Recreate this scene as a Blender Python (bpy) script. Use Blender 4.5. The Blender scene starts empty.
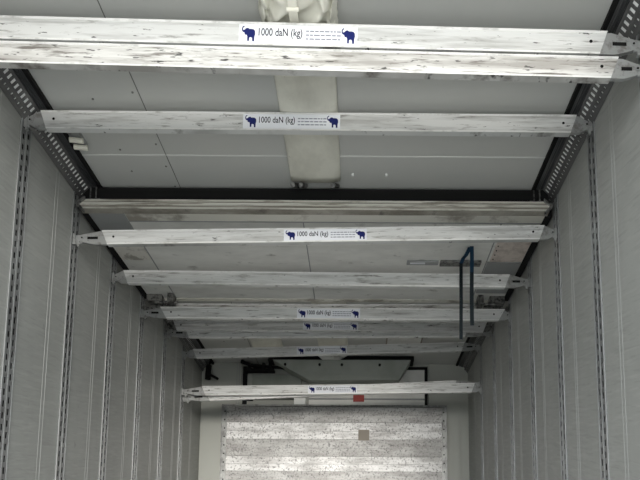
import bpy, bmesh, math, random
from mathutils import Vector, Matrix
from mathutils.geometry import tessellate_polygon
random.seed(7)
S = bpy.context.scene
C = S.collection

# ------------------------------------------------------------ camera, sky, exposure
FPX = 660.0
cam = bpy.data.cameras.new('camera')
camo = bpy.data.objects.new('camera', cam)
C.objects.link(camo)
cam.sensor_width = 36.0
cam.lens = FPX / 640 * 36
cam.shift_x = (320 - 359) / 640
cam.shift_y = (506 - 240) / 640
cam.clip_start = 0.02
pitch = math.atan(84 / 660)
roll = 0.0062
camo.matrix_world = (Matrix.Translation((0.232, 0, 0.55)) @ Matrix.Rotation(math.pi / 2 + pitch, 4, 'X')
                     @ Matrix.Rotation(roll, 4, 'Z'))
S.camera = camo

w = bpy.data.worlds.new('overcast_sky')
S.world = w
w.use_nodes = True
bg = w.node_tree.nodes['Background']
bg.inputs[0].default_value = (0.93, 0.97, 1.0, 1)
bg.inputs[1].default_value = 2.7

sun = bpy.data.lights.new('hazy_sun', 'SUN')
sun.energy = 1.8
sun.angle = math.radians(18)
sun.color = (1.0, 0.94, 0.86)
suno = bpy.data.objects.new('hazy_sun', sun)
C.objects.link(suno)
suno.rotation_euler = (math.radians(87), 0, math.radians(6))

S.view_settings.view_transform = 'Standard'
S.view_settings.look = 'None'
S.view_settings.gamma = 1
S.view_settings.use_curve_mapping = False
S.view_settings.exposure = 0.40


# ------------------------------------------------------------ materials
def mat(name, col, rough=0.5, metal=0.0, spec=0.5):
    m = bpy.data.materials.new(name)
    m.use_nodes = True
    b = m.node_tree.nodes['Principled BSDF']
    b.inputs['Base Color'].default_value = (*col, 1)
    b.inputs['Roughness'].default_value = rough
    b.inputs['Metallic'].default_value = metal
    b.inputs['Specular IOR Level'].default_value = spec
    return m


def coords(nt, scale, rot=(0, 0, 0), jitter=True):
    tc = nt.nodes.new('ShaderNodeTexCoord')
    mp = nt.nodes.new('ShaderNodeMapping')
    mp.inputs['Scale'].default_value = scale
    mp.inputs['Rotation'].default_value = rot
    src = tc.outputs['Object']
    if rot != (0, 0, 0):          # turn first, then stretch
        r = nt.nodes.new('ShaderNodeMapping')
        r.inputs['Rotation'].default_value = rot
        nt.links.new(src, r.inputs['Vector'])
        src = r.outputs[0]
        mp.inputs['Rotation'].default_value = (0, 0, 0)
    if jitter:
        oi = nt.nodes.new('ShaderNodeObjectInfo')
        ml = nt.nodes.new('ShaderNodeMath')
        ml.operation = 'MULTIPLY'
        ml.inputs[1].default_value = 37.0
        nt.links.new(oi.outputs['Random'], ml.inputs[0])
        ad = nt.nodes.new('ShaderNodeVectorMath')
        ad.operation = 'ADD'
        nt.links.new(src, ad.inputs[0])
        nt.links.new(ml.outputs[0], ad.inputs[1])
        src = ad.outputs[0]
    nt.links.new(src, mp.inputs['Vector'])
    return mp.outputs[0]


def dirt(m, col2, scale, lo, hi, nscale=1.0, detail=4, strength=1.0, rot=(0, 0, 0), jitter=True, rough2=None):
    """mix a second colour into the base by a stretched noise threshold"""
    nt = m.node_tree
    b = nt.nodes['Principled BSDF']
    inp = b.inputs['Base Color']
    n = nt.nodes.new('ShaderNodeTexNoise')
    n.inputs['Scale'].default_value = nscale
    n.inputs['Detail'].default_value = detail
    n.inputs['Roughness'].default_value = 0.65
    nt.links.new(coords(nt, scale, rot, jitter), n.inputs['Vector'])
    mr = nt.nodes.new('ShaderNodeMapRange')
    mr.inputs['From Min'].default_value = lo
    mr.inputs['From Max'].default_value = hi
    mr.inputs['To Max'].default_value = strength
    nt.links.new(n.outputs['Fac'], mr.inputs['Value'])
    mx = nt.nodes.new('ShaderNodeMix')
    mx.data_type = 'RGBA'
    if inp.is_linked:
        nt.links.new(inp.links[0].from_socket, mx.inputs[6])
    else:
        mx.inputs[6].default_value = inp.default_value
    mx.inputs[7].default_value = (*col2, 1)
    nt.links.new(mr.outputs[0], mx.inputs[0])
    nt.links.new(mx.outputs[2], inp)
    return m


def bump(m, scale, strength=0.2, dist=0.002, detail=3):
    nt = m.node_tree
    n = nt.nodes.new('ShaderNodeTexNoise')
    n.inputs['Detail'].default_value = detail
    n.inputs['Scale'].default_value = 1
    nt.links.new(coords(nt, scale), n.inputs['Vector'])
    bp = nt.nodes.new('ShaderNodeBump')
    bp.inputs['Strength'].default_value = strength
    bp.inputs['Distance'].default_value = dist
    nt.links.new(n.outputs['Fac'], bp.inputs['Height'])
    nt.links.new(bp.outputs[0], m.node_tree.nodes['Principled BSDF'].inputs['Normal'])
    return m


M = {}
# brushed, scuffed aluminium of the load bars
a = mat('scuffed_aluminium', (0.69, 0.70, 0.69), 0.38, 0.3)
dirt(a, (0.36, 0.36, 0.345), (2.5, 3, 34), 0.46, 0.68, strength=0.75)
dirt(a, (0.16, 0.155, 0.14), (7, 5, 70), 0.58, 0.68, detail=6, strength=0.85)
dirt(a, (0.04, 0.04, 0.04), (18, 10, 70), 0.645, 0.69, detail=4, strength=0.95)
bump(a, (6, 6, 60), 0.15)
M['bar'] = a
a = mat('heavily_worn_aluminium', (0.68, 0.68, 0.66), 0.38, 0.3)
dirt(a, (0.30, 0.285, 0.265), (2.0, 3, 26), 0.40, 0.62, strength=0.8)
dirt(a, (0.12, 0.105, 0.09), (5, 5, 55), 0.52, 0.64, detail=5, strength=0.9)
dirt(a, (0.03, 0.03, 0.03), (16, 10, 70), 0.60, 0.66, detail=3, strength=0.9)
bump(a, (6, 6, 60), 0.15)
M['bar_worn'] = a
M['bar_edge'] = dirt(mat('bar_edge', (0.80, 0.80, 0.79), 0.35, 0.3), (0.5, 0.5, 0.48), (9, 5, 9), 0.52, 0.68)
M['fitting'] = dirt(mat('zinc_plated_steel', (0.36, 0.37, 0.365), 0.4, 0.5), (0.18, 0.17, 0.16), (30, 30, 30), 0.5, 0.66, strength=0.8)
M['dark_fitting'] = dirt(mat('oiled_steel', (0.22, 0.22, 0.21), 0.4, 0.6), (0.05, 0.05, 0.05), (40, 40, 40), 0.45, 0.6)
M['hole'] = mat('black_void', (0.01, 0.01, 0.01), 0.9, 0, 0.1)
M['sticker'] = mat('white_sticker', (0.78, 0.80, 0.84), 0.4)
M['navy'] = mat('navy_print', (0.008, 0.014, 0.11), 0.6, 0, 0.2)
M['ink'] = mat('dark_print', (0.015, 0.016, 0.03), 0.6, 0, 0.2)
M['ink_fine'] = mat('fine_print', (0.22, 0.23, 0.28), 0.5, 0, 0.2)

a = mat('wall_panel', (0.36, 0.365, 0.345), 0.4, 0.0, 0.5)
dirt(a, (0.30, 0.305, 0.285), (1, 2.2, 0.8), 0.35, 0.7, strength=0.8, jitter=False)
dirt(a, (0.43, 0.435, 0.41), (1, 6, 60), 0.50, 0.66, strength=0.5, rot=(math.radians(-12), 0, 0), detail=5, jitter=False)
dirt(a, (0.25, 0.25, 0.235), (1, 7, 80), 0.53, 0.66, strength=0.5, rot=(math.radians(-9), 0, 0), detail=5, jitter=False)
dirt(a, (0.17, 0.17, 0.16), (1, 30, 9), 0.70, 0.78, strength=0.7, detail=2, jitter=False)
M['wall_l'] = a
a = mat('wall_panel_right', (0.36, 0.365, 0.345), 0.45, 0.0, 0.5)
dirt(a, (0.30, 0.305, 0.285), (1, 2.2, 0.8), 0.35, 0.7, strength=0.8, jitter=False)
dirt(a, (0.43, 0.435, 0.41), (1, 6, 60), 0.50, 0.66, strength=0.5, rot=(math.radians(-12), 0, 0), detail=5, jitter=False)
dirt(a, (0.25, 0.25, 0.235), (1, 6, 70), 0.53, 0.66, strength=0.5, rot=(math.radians(-15), 0, 0), detail=5, jitter=False)
M['wall_r'] = a
M['rib'] = mat('wall_rib', (0.40, 0.405, 0.39), 0.4)
M['ceiling'] = dirt(mat('ceiling_panel', (0.54, 0.545, 0.52), 0.32), (0.52, 0.53, 0.51), (3, 1.2, 1), 0.4, 0.7, jitter=False)
M['ceil_joint'] = mat('ceiling_joint', (0.16, 0.16, 0.15), 0.6)
M['ceil_strip'] = mat('ceiling_strip', (0.68, 0.69, 0.67), 0.5)
M['front'] = dirt(mat('front_wall_panel', (0.38, 0.39, 0.355), 0.5), (0.36, 0.37, 0.34), (3, 3, 2), 0.4, 0.7)
M['floor'] = dirt(mat('floor_metal', (0.30, 0.30, 0.29), 0.5, 0.3), (0.18, 0.18, 0.17), (3, 2, 3), 0.4, 0.7)
M['ground'] = dirt(mat('yard_concrete', (0.60, 0.59, 0.57), 0.9), (0.5, 0.49, 0.47), (0.8, 0.8, 1), 0.4, 0.7)
M['track'] = dirt(mat('galvanised_track', (0.36, 0.37, 0.37), 0.38, 0.6), (0.2, 0.2, 0.2), (10, 10, 6), 0.4, 0.65)
M['track_edge'] = mat('track_edge', (0.40, 0.41, 0.41), 0.35, 0.5)
M['rail'] = dirt(mat('dark_rail', (0.10, 0.10, 0.10), 0.4, 0.4), (0.18, 0.18, 0.17), (20, 3, 20), 0.5, 0.7)
M['band'] = dirt(mat('dark_band', (0.06, 0.063, 0.065), 0.35, 0.3), (0.15, 0.15, 0.15), (30, 1.5, 30), 0.5, 0.7)
M['rubber'] = mat('black_rubber', (0.010, 0.010, 0.010), 0.8, 0, 0.15)
M['glint'] = mat('painted_glint', (0.95, 0.96, 0.94), 0.25, 0.0)  # near-white colour standing in for reflected light
M['duct'] = bump(dirt(dirt(mat('coated_fabric', (0.78, 0.77, 0.68), 0.6), (0.62, 0.61, 0.53), (6, 4, 5), 0.4, 0.7),
                 (0.14, 0.12, 0.09), (22, 26, 20), 0.69, 0.76, strength=0.8), (14, 8, 14), 0.25, 0.01)
M['clip'] = mat('cream_clip', (0.78, 0.76, 0.66), 0.35)
a = mat('partition_skin', (0.80, 0.80, 0.765), 0.3, 0.0)
dirt(a, (0.60, 0.60, 0.57), (2, 5, 2), 0.4, 0.7)
dirt(a, (0.22, 0.21, 0.19), (8, 14, 8), 0.62, 0.74, strength=0.7)
M['part'] = a
a = mat('partition_profile', (0.44, 0.42, 0.37), 0.38, 0.3)
dirt(a, (0.17, 0.15, 0.12), (2.5, 3, 50), 0.42, 0.60, strength=0.85, detail=5)
dirt(a, (0.10, 0.09, 0.08), (8, 5, 90), 0.6, 0.72, strength=0.8, detail=5)
M['profile'] = a
a = mat('partition_profile_ridge', (0.72, 0.71, 0.65), 0.35, 0.3)
dirt(a, (0.25, 0.22, 0.18), (3, 3, 60), 0.5, 0.60, strength=0.8, detail=5)
M['ridge'] = a
a = mat('worn_plate', (0.74, 0.66, 0.60), 0.35, 0.3)
dirt(a, (0.5, 0.43, 0.38), (14, 14, 14), 0.45, 0.65)
M['plate'] = a
a = mat('pale_worn_plate', (0.74, 0.72, 0.67), 0.35, 0.3)
dirt(a, (0.38, 0.36, 0.32), (14, 10, 14), 0.5, 0.62)
M['plate_pale'] = a
M['grey_edge'] = mat('grey_edge', (0.30, 0.31, 0.31), 0.4, 0.2)
M['strap_blue'] = mat('blue_webbing', (0.012, 0.035, 0.066), 0.8, 0, 0.1)
M['strap_dark'] = mat('dirty_webbing', (0.010, 0.014, 0.017), 0.8, 0, 0.1)
M['evap'] = dirt(mat('evaporator_cover', (0.26, 0.28, 0.25), 0.5), (0.20, 0.22, 0.19), (4, 4, 4), 0.4, 0.7)
M['black'] = mat('dark_recess', (0.01, 0.01, 0.01), 0.9, 0, 0.1)
M['red'] = mat('red_label', (0.35, 0.04, 0.03), 0.5)
a = mat('bulkhead_plank', (0.78, 0.78, 0.775), 0.45, 0.15)
dirt(a, (0.36, 0.35, 0.34), (3, 3, 14), 0.45, 0.62, strength=0.8, detail=6)
dirt(a, (0.08, 0.08, 0.08), (60, 5, 60), 0.52, 0.66, strength=0.9, detail=8)
dirt(a, (0.34, 0.34, 0.33), (2.2, 1, 3), 0.50, 0.66, strength=0.45)
M['plank'] = a
a = mat('bulkhead_plank_grey', (0.50, 0.50, 0.49), 0.45, 0.15)
dirt(a, (0.30, 0.29, 0.28), (4, 3, 18), 0.42, 0.6, strength=0.8, detail=6)
dirt(a, (0.07, 0.07, 0.07), (60, 5, 60), 0.51, 0.66, strength=0.85, detail=8)
dirt(a, (0.24, 0.24, 0.23), (2.2, 1, 3), 0.50, 0.66, strength=0.45)
M['plank_grey'] = a
M['frame'] = dirt(mat('bulkhead_frame', (0.34, 0.35, 0.34), 0.4, 0.4), (0.16, 0.16, 0.16), (20, 20, 12), 0.45, 0.65)
M['tape'] = mat('brown_tape', (0.27, 0.24, 0.20), 0.6)


# ------------------------------------------------------------ helpers
def box(bm, x0, x1, y0, y1, z0, z1, mi=0):
    vs = [bm.verts.new((x, y, z)) for x in (x0, x1) for y in (y0, y1) for z in (z0, z1)]
    for q in ((0, 1, 3, 2), (4, 6, 7, 5), (0, 4, 5, 1), (2, 3, 7, 6), (0, 2, 6, 4), (1, 5, 7, 3)):
        f = bm.faces.new([vs[i] for i in q])
        f.material_index = mi


def prism(bm, pts, axis, a0, a1, mi=0):
    """extrude a closed 2-D polygon along an axis; pts are the other two coordinates in x,y,z order"""
    def put(p, a):
        return {'x': (a, p[0], p[1]), 'y': (p[0], a, p[1]), 'z': (p[0], p[1], a)}[axis]
    A = [bm.verts.new(put(p, a0)) for p in pts]
    B = [bm.verts.new(put(p, a1)) for p in pts]
    n = len(pts)
    for i in range(n):
        bm.faces.new((A[i], A[(i + 1) % n], B[(i + 1) % n], B[i])).material_index = mi
    for tri in tessellate_polygon([[Vector((p[0], p[1], 0)) for p in pts]]):
        bm.faces.new([A[i] for i in tri]).material_index = mi
        bm.faces.new([B[i] for i in tri]).material_index = mi


def cyl(bm, p0, p1, r, n=12, mi=0, r1=None):
    p0, p1 = Vector(p0), Vector(p1)
    d = (p1 - p0).normalized()
    u = d.orthogonal().normalized()
    v = d.cross(u)
    r1 = r if r1 is None else r1
    A = [bm.verts.new(p0 + r * (math.cos(t) * u + math.sin(t) * v)) for t in [2 * math.pi * i / n for i in range(n)]]
    B = [bm.verts.new(p1 + r1 * (math.cos(t) * u + math.sin(t) * v)) for t in [2 * math.pi * i / n for i in range(n)]]
    for i in range(n):
        bm.faces.new((A[i], A[(i + 1) % n], B[(i + 1) % n], B[i])).material_index = mi
    bm.faces.new(A[::-1]).material_index = mi
    bm.faces.new(B).material_index = mi


def ribbon(bm, pts, wdt, th, wdir=(1, 0, 0), mi=0):
    """flat band of width wdt along wdir following pts"""
    wd = Vector(wdir).normalized() * wdt / 2
    pts = [Vector(p) for p in pts]
    rings = []
    for i, p in enumerate(pts):
        d = (pts[min(i + 1, len(pts) - 1)] - pts[max(i - 1, 0)]).normalized()
        nrm = d.cross(wd).normalized() * th / 2
        rings.append([bm.verts.new(q) for q in (p - wd - nrm, p + wd - nrm, p + wd + nrm, p - wd + nrm)])
    for A, B in zip(rings, rings[1:]):
        for i in range(4):
            bm.faces.new((A[i], A[(i + 1) % 4], B[(i + 1) % 4], B[i])).material_index = mi
    bm.faces.new(rings[0][::-1]).material_index = mi
    bm.faces.new(rings[-1]).material_index = mi


def obj(name, bm, mats, parent=None, smooth=False, bevel=0):
    bmesh.ops.recalc_face_normals(bm, faces=bm.faces)
    me = bpy.data.meshes.new(name)
    bm.to_mesh(me)
    bm.free()
    for m in (mats if isinstance(mats, (list, tuple)) else [mats]):
        me.materials.append(m)
    if smooth:
        for p in me.polygons:
            p.use_smooth = True
    o = bpy.data.objects.new(name, me)
    C.objects.link(o)
    if parent:
        o.parent = parent
    if bevel:
        b = o.modifiers.new('bevel', 'BEVEL')
        b.width = bevel
        b.segments = 2
        b.limit_method = 'ANGLE'
    return o


def thing(name, label, cat, loc=(0, 0, 0), group=None):
    o = bpy.data.objects.new(name, None)
    C.objects.link(o)
    o.empty_display_size = 0.1
    o.location = loc
    return tag(o, label, cat, group)


def tag(o, label, cat, group=None):
    o['label'] = label
    o['category'] = cat
    if group:
        o['group'] = group
    return o


def struct(name, bm, mats, **k):
    o = obj(name, bm, mats, **k)
    if not k.get('parent'):
        o['kind'] = 'structure'
    return o


NB = bmesh.new
HW = 1.245      # inside half width
YB = 0.95      # rear opening
YF = 5.98       # front wall
ZC = 2.65       # ceiling
TR = [2.145 + 0.53 * k for k in range(7)]

# ------------------------------------------------------------ the load space
bm = NB(); box(bm, -HW - 0.05, HW + 0.05, YB, YF + 0.1, -0.1, 0)
struct('floor', bm, M['floor'])
bm = NB()
box(bm, -HW - 0.06, -HW, YB, YF + 0.1, 0, ZC)
for k in range(-2, 8):
    y = 2.46 + 0.53 * k
    if y < YF - 0.1:
        for dy in (-0.014, 0.014):
            box(bm, -HW, -HW + 0.001, y - 0.0025 + dy, y + 0.0025 + dy, 0.02, 2.57, 1)
struct('wall_left', bm, [M['wall_l'], M['rib']])
bm = NB()
box(bm, HW, HW + 0.06, YB, YF + 0.1, 0, ZC)
for k in range(-2, 8):
    y = 2.46 + 0.53 * k
    if y < YF - 0.1:
        for dy in (-0.014, 0.014):
            box(bm, HW - 0.001, HW, y - 0.0025 + dy, y + 0.0025 + dy, 0.02, 2.57, 1)
struct('wall_right', bm, [M['wall_r'], M['rib']])
bm = NB()
box(bm, -HW - 0.06, HW + 0.06, YB, YF + 0.1, ZC, ZC + 0.08)
box(bm, -0.722, -0.718, YB, YF, ZC - 0.0015, ZC, 1)                 # long joint
box(bm, -1.13, 1.13, 2.978, 2.986, ZC - 0.0015, ZC, 2)              # pale cross strip
box(bm, -1.13, 1.13, 1.9, 1.906, ZC - 0.0015, ZC, 2)
for i in range(26):
    y = 1.25 + i * 0.165
    for x in (-0.745, -0.93):
        cyl(bm, (x, y + (0.04 if x < -0.8 else 0), ZC - 0.003), (x, y + (0.04 if x < -0.8 else 0), ZC), 0.005, 8, 1)
for x in (0.19, 0.36):
    cyl(bm, (x, 3.12, ZC - 0.012), (x, 3.12, ZC), 0.007, 8, 2)
struct('ceiling', bm, [M['ceiling'], M['ceil_joint'], M['ceil_strip']])
bm = NB(); box(bm, -HW, HW, YF, YF + 0.1, 0, ZC)
struct('wall_front', bm, M['front'])
bm = NB(); box(bm, -30, 30, -40, 9, -1.35, -1.25)
struct('ground', bm, M['ground'])

# dark corner bands and slotted corner rails
for s, side in ((-1, 'left'), (1, 'right')):
    t = thing('ceiling_rail', 'dark slotted rail along the %s corner between wall and ceiling' % side, 'rail',
              (s * 1.19, 3.0, 2.58))
    t['kind'] = 'structure'
    ox, oy, oz = s * 1.19, 3.0, 2.58

    def L(bm):
        bmesh.ops.translate(bm, verts=bm.verts, vec=(-ox, -oy, -oz))
        return bm
    bm = NB()
    xs = lambda a, b: (min(s * a, s * b), max(s * a, s * b))
    a, b = xs(1.146, 1.245); box(bm, a, b, YB, YF, 2.638, ZC)
    for c in (1.158, 1.168, 1.180):
        a, b = xs(c, c + 0.004); box(bm, a, b, YB, YF, 2.634, 2.638)
    obj('ceiling_band', L(bm), M['band'], t)
    bm = NB(); a, b = xs(1.130, 1.146); box(bm, a, b, YB, YF, 2.632, ZC)
    obj('rubber_seal', L(bm), M['rubber'], t)
    # sloping ladder from P (ceiling side) to Q (wall side)
    P, Q = Vector((s * 1.186, 0, 2.638)), Vector((s * 1.2445, 0, 2.575))
    D = Q - P
    nrm = Vector((-s * (P.z - Q.z), 0, -abs(D.x))).normalized()
    bm = NB()

    def slab(u0, u1, y0, y1, h0, h1, mi=0):
        vs = [bm.verts.new(P + D * u + nrm * h + Vector((0, y, 0))) for u in (u0, u1) for y in (y0, y1) for h in (h0, h1)]
        for q in ((0, 1, 3, 2), (4, 6, 7, 5), (0, 4, 5, 1), (2, 3, 7, 6), (0, 2, 6, 4), (1, 5, 7, 3)):
            bm.faces.new([vs[i] for i in q]).material_index = mi
    for u0, u1 in ((0, 0.16), (0.44, 0.64), (0.76, 1.0)):
        slab(u0, u1, YB, YF, 0, 0.003)
    y = YB + 0.02
    while y < YF - 0.03:
        slab(0.16, 0.44, y, y + 0.012, 0, 0.003)
        slab(0.64, 0.76, y + 0.008, y + 0.026, 0, 0.003)
        y += 0.027
    obj('slotted_strip', L(bm), M['rail'], t)
    bm = NB(); slab(0.08, 0.82, YB, YF, -0.004, -0.002)
    obj('slot_glint_strip', L(bm), M['glint'], t)  # white behind the slots paints in the glints of their edges

# vertical lashing tracks
ORD = ['nearest', 'second', 'third', 'fourth', 'fifth', 'sixth', 'farthest']


def track_mesh(s):
    bm = NB()
    f0, f1 = (0.0, 0.004)
    sx = lambda a: s * a

    def b(y0, y1, z0, z1, h0=0.0, h1=0.004, mi=0):
        x0, x1 = sorted((-s * h0, -s * h1))
        box(bm, x0, x1, y0, y1, z0, z1, mi)
    Z0, Z1 = 0.02, 2.575
    b(-0.045, 0.045, Z0, Z1, 0, 0.0008, 1)
    for y0, y1, mi in ((-0.045, -0.038, 2), (-0.038, -0.028, 0), (-0.012, -0.004, 0), (-0.004, 0.004, 2), (0.004, 0.012, 0),
                       (0.028, 0.038, 0), (0.038, 0.045, 2)):
        b(y0, y1, Z0, Z1, 0.0008, 0.004 if mi == 0 else 0.005, mi)
    z = Z0
    i = 0
    while z < Z1 - 0.03:
        b(-0.028, -0.012, z, z + 0.022, 0.0008, 0.004)
        b(0.012, 0.028, z + 0.025, min(z + 0.047, Z1), 0.0008, 0.004)
        z += 0.05
    return bm


for s, side in ((-1, 'left'), (1, 'right')):
    first = None
    for k, y in enumerate(TR):
        lab = '%s of the seven grey slotted lashing tracks running up the %s wall' % (ORD[k], side)
        if first is None:
            first = o = obj('lashing_track', track_mesh(s), [M['track'], M['hole'], M['track_edge']])
        else:
            o = first.copy(); C.objects.link(o)
        o.location = (s * HW, y, 0)
        tag(o, lab, 'lashing track', 'slotted lashing tracks on the %s wall' % side)

# ------------------------------------------------------------ load bars
ELE = [(0.16, 1.0), (0.06, 0.95), (0.0, 0.82), (0.02, 0.67), (0.10, 0.58), (0.20, 0.56), (0.22, 0.46), (0.30, 0.40), (0.37, 0.42),
       (0.42, 0.32), (0.43, 0.02), (0.56, 0.02), (0.58, 0.24), (0.68, 0.27), (0.78, 0.22), (0.80, 0.0), (0.94, 0.0), (0.95, 0.3),
       (1.0, 0.48), (0.98, 0.66), (0.88, 0.77), (0.70, 0.80), (0.56, 0.79), (0.46, 0.86), (0.32, 0.84), (0.22, 0.75),
       (0.11, 0.71), (0.08, 0.80), (0.11, 0.88), (0.20, 0.94)]


def flat_poly(bm, pts, ox, oz, sx, sz, y, mi=0):
    V = [bm.verts.new((ox + p[0] * sx, y, oz + p[1] * sz)) for p in pts]
    for tri in tessellate_polygon([[Vector((p[0], p[1], 0)) for p in pts]]):
        bm.faces.new([V[i] for i in tri]).material_index = mi


def text_mesh(body, name):
    cu = bpy.data.curves.new(name, 'FONT')
    cu.body = body
    cu.size = 1.0
    cu.resolution_u = 3
    cu.offset = 0.012
    to = bpy.data.objects.new(name, cu)
    C.objects.link(to)
    dg = bpy.context.evaluated_depsgraph_get()
    me = bpy.data.meshes.new_from_object(to.evaluated_get(dg))
    bpy.data.objects.remove(to)
    xs = [v.co.x for v in me.vertices]; ys = [v.co.y for v in me.vertices]
    x0, x1, y0, y1 = min(xs), max(xs), min(ys), max(ys)
    for v in me.vertices:      # normalise: 1 wide, 1 high, standing in XZ
        v.co = Vector(((v.co.x - x0) / (x1 - x0), 0, (v.co.y - y0) / (y1 - y0)))
    me.materials.append(M['ink'])
    return me


TXT = text_mesh('1000 daN (kg)', 'lettering')
DEP = 0.028     # depth of a bar, front to back


def bar_mesh(Lx, h, slant):
    """hollow-look bar with raised lips along top and bottom of its face; ends cut at a slant, longer at the top"""
    bm = NB()
    prof = [(0.0, 0.0), (0.0, 0.007), (0.003, 0.009), (0.003, h - 0.007), (0.0, h - 0.005), (0.0, h),
            (DEP, h), (DEP, h * 0.62), (DEP - 0.004, h * 0.6), (DEP - 0.004, h * 0.4), (DEP, h * 0.38), (DEP, 0.0)]
    ends = []
    for sg in (-1, 1):
        ends.append([bm.verts.new((sg * (Lx / 2 - slant * (1 - z / h)), y, z)) for y, z in prof])
    A, B = ends
    n = len(prof)
    for i in range(n):
        bm.faces.new((A[i], A[(i + 1) % n], B[(i + 1) % n], B[i])).material_index = 1 if i in (0, 1, 3, 4) else 0
    for tri in tessellate_polygon([[Vector((p[0], p[1], 0)) for p in prof]]):
        bm.faces.new([A[i] for i in tri]); bm.faces.new([B[i] for i in tri])
    return bm


def fitting_mesh(sg, x0, ln, h, slant):
    """tapered steel end piece: from inside the bar (x0) out to the track, ln long"""
    bm = NB()
    hh = h * 0.46
    m = h / 2
    t = ln
    pts = [(-0.05, hh), (min(0.03, t * 0.3), hh), (t * 0.8, 0.016), (t, 0.014), (t, -0.020), (t * 0.8, -0.020), (t * 0.3, -hh), (-0.05, -hh)]
    prism(bm, [(sg * (x0 + p[0]), m + p[1]) for p in pts], 'y', 0.006, 0.020)
    # latch tongue, hook and spring pin at the tip
    a, b = sorted((sg * (x0 + t - 0.012), sg * (x0 + t)))
    box(bm, a, b, -0.002, 0.026, m - 0.030, m + 0.022)
    a, b = sorted((sg * (x0 + t * 0.70), sg * (x0 + t)))
    box(bm, a, b, -0.003, 0.004, m - 0.036, m - 0.028)
    a, b = sorted((sg * (x0 + t * 0.78), sg * (x0 + t * 0.78 + 0.010)))
    box(bm, a, b, -0.004, 0.010, m - 0.050, m - 0.020)
    cyl(bm, (sg * (x0 + t * 0.72), 0.002, m), (sg * (x0 + t * 0.72), 0.006, m), 0.008, 12)
    # dark slot and hole in the plate
    if t > 0.10:
        a, b = sorted((sg * (x0 + t * 0.22), sg * (x0 + t * 0.55)))
        box(bm, a, b, 0.0045, 0.006, m - 0.007, m + 0.006, 1)
    cyl(bm, (sg * (x0 + t * 0.72), 0.0005, m), (sg * (x0 + t * 0.72), 0.002, m), 0.004, 10, 1)
    return bm


def load_bar(label, y, xl, zl, xr, zr, h, sticker=None, worn=False, dark_fit=False, back=0.0, slant=0.03, rivets=True):
    """xl, zl / xr, zr: left and right ends of the bar's upper edge on its face plane y"""
    dz = zr - zl
    ang = math.atan2(dz, xr - xl)
    Lx = math.hypot(xr - xl, dz)
    cx, cz = (xl + xr) / 2, (zl + zr) / 2 - h
    t = thing('load_bar', label, 'load bar', (cx, y + back, cz), 'aluminium load bars across the load space')
    t.rotation_euler = (0, -ang, 0)
    obj('bar', bar_mesh(Lx, h, slant), [M['bar_worn' if worn else 'bar'], M['bar_edge']], t)
    for sg in (-1, 1):
        wallx = (HW - 0.006 - sg * cx)
        obj('end_fitting', fitting_mesh(sg, Lx / 2 - slant * 0.5, wallx - Lx / 2 + slant * 0.5, h, slant),
            [M['dark_fitting' if dark_fit else 'fitting'], M['hole']], t)
        if rivets:
            bm = NB()
            for q in (0.05, ):
                x = sg * (Lx / 2 - slant - q + 0.02)
                cyl(bm, (x, 0.0015, h * 0.55), (x, 0.0032, h * 0.55), 0.006, 10)
            obj('rivet', bm, M['hole'], t)
    if sticker:
        x0, x1, hs = sticker          # world x range, height share
        x0 -= cx; x1 -= cx
        zb, zt = h * (0.5 - hs / 2), h * (0.5 + hs / 2)
        H = zt - zb
        W = x1 - x0
        bm = NB(); box(bm, x0, x1, 0.0016, 0.0031, zb, zt)
        st = obj('sticker', bm, M['sticker'], t)
        for u in (0.022, 0.865):
            bm = NB()
            flat_poly(bm, ELE, x0 + W * u, zb + H * 0.08, 0.115 * W, H * 0.84, 0.0012)
            obj('elephant_emblem', bm, M['navy'], st)
        lo = bpy.data.objects.new('lettering', TXT)
        C.objects.link(lo); lo.parent = st
        lo.location = (x0 + W * 0.165, 0.0012, zb + H * 0.26)
        lo.scale = (W * 0.37, 1, H * 0.56)
        bm = NB()
        rr = random.Random(3)
        for r in range(3):
            x = x0 + W * 0.565
            z = zb + H * (0.70 - r * 0.21)
            while x < x0 + W * 0.84:
                ww = W * rr.uniform(0.018, 0.05)
                box(bm, x, min(x + ww, x0 + W * 0.86), 0.0012, 0.0014, z - H * 0.035, z + H * 0.035)
                x += ww + W * 0.008
        obj('fine_print', bm, M['ink_fine'], st)
    return t


T = [y - 0.03 for y in TR]
load_bar('clean aluminium load bar with sticker, topmost in the picture and nearest to the viewer', T[0], -1.135, 2.577, 1.105, 2.529, 0.091,
         (-0.206, 0.215, 0.80))
load_bar('scuffed aluminium load bar without sticker, directly below the topmost bar', T[0], -1.125, 2.477, 1.140, 2.428, 0.084,
         worn=True, dark_fit=False)
load_bar('scuffed load bar with sticker, alone between the top pair and the raised partition', T[1], -1.173, 2.623, 1.174, 2.617, 0.086,
         (-0.285, 0.139, 0.80))
load_bar('stained load bar with sticker directly below the edge of the raised partition', T[2], -1.093, 2.370, 1.177, 2.413, 0.077,
         (-0.161, 0.264, 0.80))
load_bar('white scuffed load bar without sticker, crossing under the far part of the partition', T[3], -1.175, 2.423, 1.118, 2.411, 0.082)
load_bar('clean load bar with sticker, lowest bar crossed by both strands of the blue strap', T[4], -1.115, 2.433, 1.206, 2.431, 0.081,
         (-0.193, 0.231, 0.84), slant=0.045)
load_bar('dirty load bar without readable sticker just behind and above the bar crossed by both straps', T[4], -1.06, 2.480, 1.08, 2.487, 0.075,
         worn=True, dark_fit=True, back=0.055, rivets=False)
load_bar('narrow looking load bar with small sticker tucked right under the strap crossed bar', T[5], -1.180, 2.560, 1.190, 2.562, 0.076,
         (-0.199, 0.216, 0.82), dark_fit=True)
load_bar('plain grey load bar of which only the bright lower edge shows below the tucked bar', T[5], -1.10, 2.525, 1.06, 2.545, 0.078,
         back=0.05, rivets=False)
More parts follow.
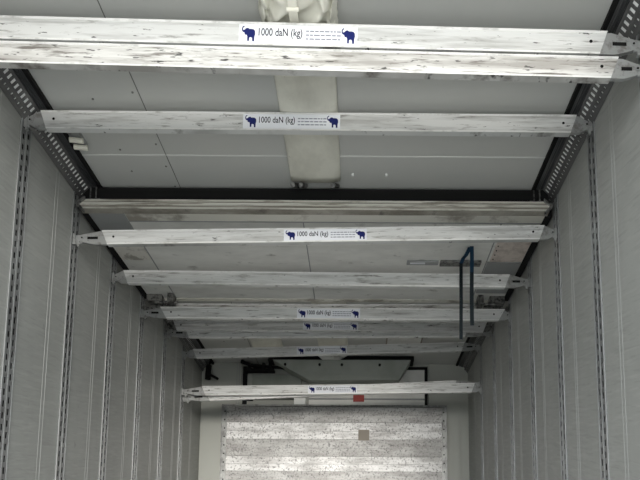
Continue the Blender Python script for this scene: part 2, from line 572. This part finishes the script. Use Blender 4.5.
load_bar('load bar with small sticker hanging just above the evaporator cover', T[6], -1.160, 2.535, 1.109, 2.610, 0.078,
         (-0.294, 0.124, 0.85), dark_fit=False)
load_bar('lowest load bar with sticker, just above the planked bulkhead', T[6], -1.074, 2.217, 1.187, 2.257, 0.080,
         (-0.196, 0.210, 0.82), slant=0.03)
load_bar('plain load bar slanting behind the lowest bar above the bulkhead', T[6], -1.048, 2.183, 1.046, 2.297, 0.078,
         back=0.05, rivets=False)

# ------------------------------------------------------------ raised partition under the ceiling
ZP0, ZP1 = 2.506, 2.555
YP0, YP1 = 3.20, 4.27
t = thing('partition_wall', 'pale partition panel raised flat under the ceiling with a worn metal front edge', 'partition', (0, YP0, ZP0))


def LP(bm):
    bmesh.ops.translate(bm, verts=bm.verts, vec=(0, -YP0, -ZP0))
    return bm


bm = NB(); box(bm, -1.20, 1.20, YP0 + 0.02, YP1, ZP0 + 0.004, ZP1 - 0.004)
obj('panel', LP(bm), M['part'], t)
bm = NB()
prism(bm, [(YP0 + 0.004, ZP0 + 0.003), (YP0 + 0.004, ZP1), (YP0 + 0.05, ZP1), (YP0 + 0.05, ZP0), (YP0 + 0.008, ZP0)], 'x', -1.228, 1.212)
pe = obj('edge_profile', LP(bm), M['profile'], t)
bm = NB()
for z, hh in ((ZP1 - 0.004, 0.008), (ZP0 + 0.026, 0.012), (ZP0 + 0.004, 0.005)):
    box(bm, -1.228, 1.212, YP0 - 0.002, YP0 + 0.008, z - hh / 2, z + hh / 2)
obj('ridge', LP(bm), M['ridge'], pe)
# worn metal strip along the front of the underside
bm = NB(); box(bm, -1.01, 1.20, YP0 + 0.052, YP0 + 0.115, ZP0 - 0.001, ZP0 + 0.004)
obj('worn_underside_strip', LP(bm), M['ridge'], t)
bm = NB(); box(bm, -1.01, 1.20, YP0 + 0.115, YP0 + 0.122, ZP0 - 0.003, ZP0 + 0.004)
obj('painted_shade_line', LP(bm), M['grey_edge'], t)  # grey line paints in the shade of a reflection on the underside
for x0, x1 in ((-1.232, -1.20), (1.20, 1.236)):
    bm = NB(); box(bm, x0, x1, YP0 + 0.05, YP1, ZP0 - 0.004, ZP1 - 0.004)
    obj('rubber_seal', LP(bm), M['rubber'], t)
bm = NB(); box(bm, -1.22, 1.21, YP0 + 0.02, YP0 + 0.05, ZP1, ZC - 0.016)
obj('gap_shade_strip', LP(bm), M['rubber'], t)  # black strip added for the shade between partition and ceiling
# skin joints of the underside
for x in (-1.02, -0.08, 0.985):
    bm = NB(); box(bm, x, x + 0.006, YP0 + 0.05, YP1, ZP0 + 0.001, ZP0 + 0.004)
    obj('joint_strip', LP(bm), M['grey_edge'], t)
bm = NB(); box(bm, -1.20, -1.02, YP0 + 0.05, 3.45, ZP0 - 0.001, ZP0 + 0.004)
obj('grey_corner_plate', LP(bm), M['grey_edge'], t)
bm = NB(); box(bm, 0.994, 1.195, 3.745, 4.15, ZP0 - 0.006, ZP0 + 0.004)
obj('corner_reinforcement', LP(bm), M['grey_edge'], t)
bm = NB(); box(bm, 1.005, 1.195, 3.50, 3.735, ZP0 - 0.003, ZP0 + 0.004)
cp = obj('worn_corner_plate', LP(bm), M['plate'], t)
for i in range(4):
    bm = NB(); cyl(bm, (1.018, 3.55 + i * 0.05, ZP0 - 0.006), (1.018, 3.55 + i * 0.05, ZP0), 0.004, 8)
    obj('rivet', LP(bm), M['hole'], cp)
bm = NB(); box(bm, -1.195, -1.02, 3.50, 3.74, ZP0 - 0.002, ZP0 + 0.004)
obj('worn_corner_plate', LP(bm), M['plate_pale'], t)
# latch bar with label
bm = NB(); box(bm, 0.51, 0.70, 3.73, 3.775, ZP0 - 0.006, ZP0 + 0.004)
lb = obj('latch_bar', LP(bm), M['grey_edge'], t, bevel=0.002)
bm = NB(); box(bm, 0.53, 0.62, 3.742, 3.76, ZP0 - 0.0075, ZP0 - 0.006)
obj('label_plate', LP(bm), M['sticker'], lb)
bm = NB(); box(bm, 0.71, 0.955, 3.725, 3.78, ZP0 - 0.012, ZP0 + 0.004)
obj('strap_anchor', LP(bm), M['dark_fitting'], t, bevel=0.003)
# far hinge tube and its brackets
bm = NB()
cyl(bm, (-1.13, YP1 + 0.03, ZP0 + 0.015), (1.13, YP1 + 0.03, ZP0 + 0.015), 0.018, 14)
box(bm, -1.13, 1.13, YP1, YP1 + 0.02, ZP0 + 0.0, ZP0 + 0.05)
hg = obj('hinge_tube', LP(bm), M['ridge'], t, smooth=False)
for sg in (-1, 1):
    bm = NB()
    a, b = sorted((sg * 1.02, sg * 1.055)); box(bm, a, b, YP1 - 0.08, YP1 + 0.012, ZP0 - 0.055, ZP0 + 0.03)
    a, b = sorted((sg * 1.10, sg * 1.20)); box(bm, a, b, YP1 - 0.06, YP1 + 0.012, ZP0 - 0.04, ZP0 + 0.03)
    cyl(bm, (sg * 1.0, YP1 - 0.03, ZP0 - 0.04), (sg * 1.15, YP1 - 0.03, ZP0 - 0.04), 0.010, 10)
    obj('hinge_bracket', LP(bm), M['dark_fitting'], hg)
# corner hooks and small upright pins at the front edge
for sg in (-1, 1):
    bm = NB()
    e = 1.228 if sg < 0 else 1.212
    pts = [(e - 0.03, ZP0 + 0.06), (e + 0.012, ZP0 + 0.03), (e + 0.012, ZP0 + 0.01), (e - 0.03, ZP0 - 0.03), (e - 0.03, ZP0 - 0.015), (e + 0.0, ZP0 + 0.02), (e - 0.03, ZP0 + 0.045)]
    prism(bm, [(sg * p[0], p[1]) for p in pts], 'y', YP0 - 0.014, YP0 - 0.002)
    for q in (0.045, 0.075):
        cyl(bm, (sg * (e - q), YP0 + 0.02, ZP1 - 0.01), (sg * (e - q), YP0 + 0.02, 2.636), 0.004, 8)
    box(bm, *sorted((sg * (e - 0.10), sg * (e - 0.03))), YP0 + 0.01, YP0 + 0.03, ZP1 - 0.004, ZP1 + 0.012)
    obj('corner_hook', LP(bm), M['dark_fitting'], t)

# hanging strap
t = thing('lashing_strap', 'blue and dark webbing strap hanging in two strands from the raised partition', 'strap', (0.83, 3.45, 1.95))
bm = NB()
o3 = Vector((0.83, 3.45, 1.95))
V3 = lambda p: Vector((0.232 + (p[0] - 0.232) * 1.037, p[1] * 1.037, 0.55 + (p[2] - 0.55) * 1.037)) - o3
pts = [(0.845, 3.43, 2.434), (0.845, 3.428, 2.38), (0.842, 3.425, 2.28), (0.838, 3.42, 2.12), (0.838, 3.42, 1.975)]
ribbon(bm, [V3(p) for p in pts[:3]], 0.022, 0.003, mi=0)
ribbon(bm, [V3(p) for p in pts[2:]], 0.022, 0.003, mi=1)
obj('near_strand', bm, [M['strap_blue'], M['strap_dark']], t)
bm = NB()
pts = [(0.835, 3.43, 2.428), (0.825, 3.50, 2.420), (0.815, 3.540, 2.422), (0.805, 3.557, 2.40)]
ribbon(bm, [V3(p) for p in pts], 0.022, 0.003, mi=0)
pts = [(0.805, 3.557, 2.40), (0.803, 3.558, 2.181), (0.801, 3.557, 2.082), (0.799, 3.557, 1.949)]
ribbon(bm, [V3(p) for p in pts], 0.020, 0.003, mi=1)
obj('far_strand', bm, [M['strap_blue'], M['strap_dark']], t)

# ------------------------------------------------------------ fabric air duct along the middle of the ceiling
def duct_mesh(y0, y1, wrinkle=0.0, n=24, step=0.05, hw=0.128, drop=0.075):
    bm = NB()
    rings = []
    y = y0
    rr = random.Random(5)
    while y <= y1 + 1e-6:
        ring = []
        for i in range(n + 1):
            a = math.pi * i / n
            cx = math.cos(a)
            x = hw * (abs(cx) ** 0.55) * (1 if cx > 0 else -1)
            z = -drop * (math.sin(a) ** 0.45)
            if wrinkle:
                wv = math.sin(a * 9 + 2.5 * math.sin(y * 31) + y * 12) * wrinkle * math.sin(a) ** 0.4
                wv += math.sin(y * 95 + 3 * math.cos(a * 5)) * wrinkle * 0.8 * abs(cx)
                z += wv
                x += wv * 0.5 * cx
            ring.append(bm.verts.new((x, y, ZC + min(z, 0) - 0.001)))
        rings.append(ring)
        y += step
    for A, B in zip(rings, rings[1:]):
        for i in range(n):
            bm.faces.new((A[i], A[i + 1], B[i + 1], B[i]))
        bm.faces.new((A[n], A[0], B[0], B[n]))
    bm.faces.new(rings[0]); bm.faces.new(rings[-1][::-1])
    return bm


t = thing('air_duct', 'cream fabric air duct along the middle of the ceiling', 'air duct', (0, 2.2, ZC - 0.08))


def LD(bm):
    bmesh.ops.translate(bm, verts=bm.verts, vec=(0, -2.2, -ZC + 0.08))
    return bm


obj('fabric_tube', LD(duct_mesh(2.25, 3.18, drop=0.028)), M['duct'], t, smooth=True)
obj('far_fabric_tube', LD(duct_mesh(4.2, 5.65, drop=0.032)), M['duct'], t, smooth=True)
obj('bunched_fabric', LD(duct_mesh(1.4, 2.25, 0.016, 64, 0.010, 0.138, 0.056)), M['duct'], t, smooth=True)
bm = NB()
box(bm, -0.028, 0.004, 1.5, 2.19, ZC - 0.078, ZC - 0.071)
for y in (1.98, 2.08, 2.15):
    cyl(bm, (-0.034, y, ZC - 0.078), (0.010, y, ZC - 0.078), 0.008, 10)
obj('fastening_strap', LD(bm), M['clip'], t, bevel=0.002)
for x in (-0.115, -0.075, 0.09):
    bm = NB()
    cyl(bm, (x, 3.13, ZC - 0.055), (x + 0.02, 3.19, ZC - 0.02), 0.012, 10)
    obj('end_clamp', LD(bm), M['dark_fitting'], t)

# far ceiling details
bm = NB()
pts = [(-0.135, 0)] + [(-0.13 * math.cos(a), -0.055 * math.sin(a) ** 0.6) for a in [math.pi * i / 12 for i in range(1, 12)]] + [(0.135, 0)]
prism(bm, pts, 'y', 0, 0.5)
o = obj('ceiling_housing', bm, M['duct'], smooth=False)
o.location = (-0.57, 5.05, ZC)
tag(o, 'pale rounded housing on the far ceiling left of the fabric duct', 'ceiling housing')
bm = NB()
box(bm, 0.46, 0.75, 5.0, 5.55, ZC - 0.012, ZC)
box(bm, 0.452, 0.462, 5.0, 5.55, ZC - 0.020, ZC, 1)
box(bm, 0.745, 0.755, 5.0, 5.55, ZC - 0.020, ZC, 1)
o = obj('ceiling_hatch', bm, [M['part'], M['tape']])
tag(o, 'flat pale ceiling panel with brown edges right of the far fabric duct', 'ceiling panel')

# small bracket hanging beside the left rail
t = thing('rail_bracket', 'small pale metal bracket on the ceiling beside the left slotted rail', 'bracket', (-1.10, 2.80, 2.60))
bm = NB()
box(bm, -0.03, 0.025, -0.07, -0.045, 0.0, 0.05)
box(bm, -0.02, 0.03, -0.03, 0.09, 0.025, 0.05)
obj('bracket_plate', bm, M['fitting'], t, bevel=0.002)
bm = NB()
cyl(bm, (-0.02, 0.02, 0.012), (0.04, 0.03, 0.012), 0.012, 12)
cyl(bm, (-0.02, 0.07, 0.012), (0.04, 0.08, 0.012), 0.012, 12)
obj('roller', bm, M['clip'], t)

# ------------------------------------------------------------ front end: evaporator, panels, bulkhead
t = thing('evaporator', 'grey green evaporator cover with slanted sides under the ceiling at the front', 'evaporator', (0, 5.7, 2.45))


def LE(bm):
    bmesh.ops.translate(bm, verts=bm.verts, vec=(0, -5.7, -2.45))
    return bm


bm = NB()
Y0, Y1 = 5.72, 5.885
top = [(-0.58, 2.605), (0.70, 2.615)]
A = [bm.verts.new(p) for p in ((-0.55, Y0, 2.600), (0.69, Y0, 2.604), (0.585, Y0 + 0.05, 2.435), (-0.225, Y0 + 0.05, 2.430), (-0.40, Y0 + 0.03, 2.52))]
B = [bm.verts.new((v.co.x, Y1, v.co.z)) for v in A]
n = len(A)
for i in range(n):
    bm.faces.new((A[i], A[(i + 1) % n], B[(i + 1) % n], B[i]))
bm.faces.new(A); bm.faces.new(B[::-1])
obj('cover', LE(bm), M['evap'], t)
bm = NB()
bm.free()
for x in (-0.44, -0.13, 0.07, 0.41):
    bm = NB()
    cyl(bm, (x, Y0 - 0.002, 2.558), (x, Y0 + 0.012, 2.558), 0.012, 8)
    obj('screw', LE(bm), M['hole'], t)
bm = NB()
box(bm, -0.60, 0.72, Y0 + 0.03, Y1, 2.605, ZC)
obj('air_outlet', LE(bm), M['black'], t)
bm = NB(); prism(bm, [(-0.15, ZC), (-0.10, 2.606), (0.04, 2.606), (0.12, ZC)], 'y', Y0 + 0.01, Y0 + 0.03)
obj('duct_collar', LE(bm), M['part'], t)
bm = NB()
box(bm, -0.82, -0.55, 5.80, 5.90, 2.532, 2.547)
for x in (-0.79, -0.66, -0.60):
    box(bm, x, x + 0.025, 5.80, 5.86, 2.545, 2.60)
cyl(bm, (-0.86, 5.86, 2.63), (-0.60, 5.84, 2.53), 0.018, 10)
cyl(bm, (-0.80, 5.86, 2.60), (-0.42, 5.84, 2.56), 0.014, 10)
obj('hose', LE(bm), M['black'], t)

bm = NB()
box(bm, -1.225, -0.872, 5.955, 5.98, 0.0, 2.648)
box(bm, -0.915, -0.910, 5.951, 5.955, 0.0, 2.648, 1)
box(bm, -0.893, -0.888, 5.951, 5.955, 0.0, 2.648, 1)
o = obj('trim_1', bm, [M['front'], M['grey_edge']]); o['kind'] = 'structure'
bm = NB(); box(bm, 0.875, 1.16, 5.955, 5.98, 0.0, 2.648)
o = obj('trim_2', bm, M['front']); o['kind'] = 'structure'
bm = NB(); box(bm, -0.86, -0.82, 5.962, 5.98, 0.0, 2.62)
o = obj('trim_3', bm, M['rubber']); o['kind'] = 'structure'
t = thing('service_door', 'pale service door in a black rubber frame behind the planked bulkhead', 'service door', (0, 5.96, 1.0))
t['kind'] = 'structure'
bm = NB()
box(bm, 0.835, 0.862, -0.02, 0.018, -0.9, 1.615)
box(bm, 0.60, 0.862, -0.02, 0.018, 1.590, 1.615)
obj('door_frame', bm, M['rubber'], t)
bm = NB(); box(bm, -0.24, 0.835, -0.008, 0.018, -0.9, 1.590)
box(bm, -0.24, 0.835, -0.022, -0.008, 1.300, 1.312, 1)
obj('door_leaf', bm, [M['part'], M['grey_edge']], t)
bm = NB(); box(bm, 0.172, 0.273, -0.026, -0.0225, 1.278, 1.342)
obj('red_label', bm, M['red'], t)
t = thing('control_box', 'grey box on the front wall left of the evaporator cover', 'box', (-0.55, 5.90, 2.30))
bm = NB(); box(bm, -0.21, 0.24, 0, 0.078, 0.0, 0.225)
obj('housing', bm, M['evap'], t, bevel=0.004)
bm = NB(); box(bm, 0.18, 0.285, -0.02, 0.078, -0.065, -0.005)
obj('painted_reflection', bm, M['glint'], t)  # white block painted in for a light reflection on the panel edge
bm = NB(); box(bm, -0.30, -0.21, 0.02, 0.078, -0.01, 0.01)
obj('cable', bm, M['black'], t)

# hook with handle hanging in the left front corner
t = thing('hanging_hook', 'black hook with lever hanging in the left front corner above the lowest bar', 'hook', (-1.15, 5.80, 2.45))
bm = NB()
cyl(bm, (0.0, 0.10, 0.195), (0.0, 0.03, 0.12), 0.010, 8)
cyl(bm, (0.0, 0.03, 0.13), (-0.005, 0.03, 0.0), 0.026, 10)
obj('hook_body', bm, M['black'], t)
bm = NB(); cyl(bm, (0.0, 0.03, 0.05), (0.09, 0.02, 0.0), 0.012, 8)
obj('lever', bm, M['black'], t)

# bulkhead
YK = 5.90
t = thing('bulkhead', 'planked aluminium bulkhead with dirty boards standing against the front wall', 'bulkhead', (0, YK, 0))
rows = [2.218, 2.069, 1.911, 1.752, 1.615, 1.46, 1.30, 1.14, 0.98, 0.82, 0.66, 0.50, 0.34, 0.18, 0.02]
kinds = [1, 0, 1, 0, 1, 1, 0, 1, 1, 0, 1, 0, 1, 1]
for j, xr in enumerate(((-0.985, 0.985),)):
    bm = NB()
    for i in range(len(rows) - 1):
        z1, z0 = rows[i], rows[i + 1]
        box(bm, xr[0], xr[1], 0.008, 0.03, z0 + 0.005, z1, kinds[i])
        zm = (z0 + z1) / 2
        box(bm, xr[0], xr[1], 0.0065, 0.008, zm - 0.0015, zm + 0.0015, 2)
    box(bm, xr[0], xr[1], 0.016, 0.032, 0.02, 2.218, 2)
    obj('plank_panel', bm, [M['plank'], M['plank_grey'], M['frame']], t)
for sg in (-1, 1):
    bm = NB()
    a, b = sorted((sg * 0.985, sg * 1.032)); box(bm, a, b, 0, 0.045, 0.02, 2.222)
    a, b = sorted((sg * 1.026, sg * 1.032)); box(bm, a, b, -0.012, 0.0, 0.02, 2.222)
    fr = obj('side_frame', bm, M['frame'], t)
    bm = NB()
    cyl(bm, (0, -0.003, 0), (0, 0.001, 0), 0.007, 8)
    rv = obj('rivet', bm, M['hole'], fr)
    rv.location = (sg * 1.003, 0, 2.17)
    for i in range(1, 26):
        c = rv.copy(); C.objects.link(c)
        c.location.z = 2.17 - 0.079 * i
bm = NB(); box(bm, -1.032, 1.032, -0.006, 0.045, 2.222, 2.236)
obj('top_rail', bm, M['frame'], t)
bm = NB(); box(bm, 0.222, 0.322, 0.004, 0.0078, 1.905, 2.005)
obj('tape_patch', bm, M['tape'], t)
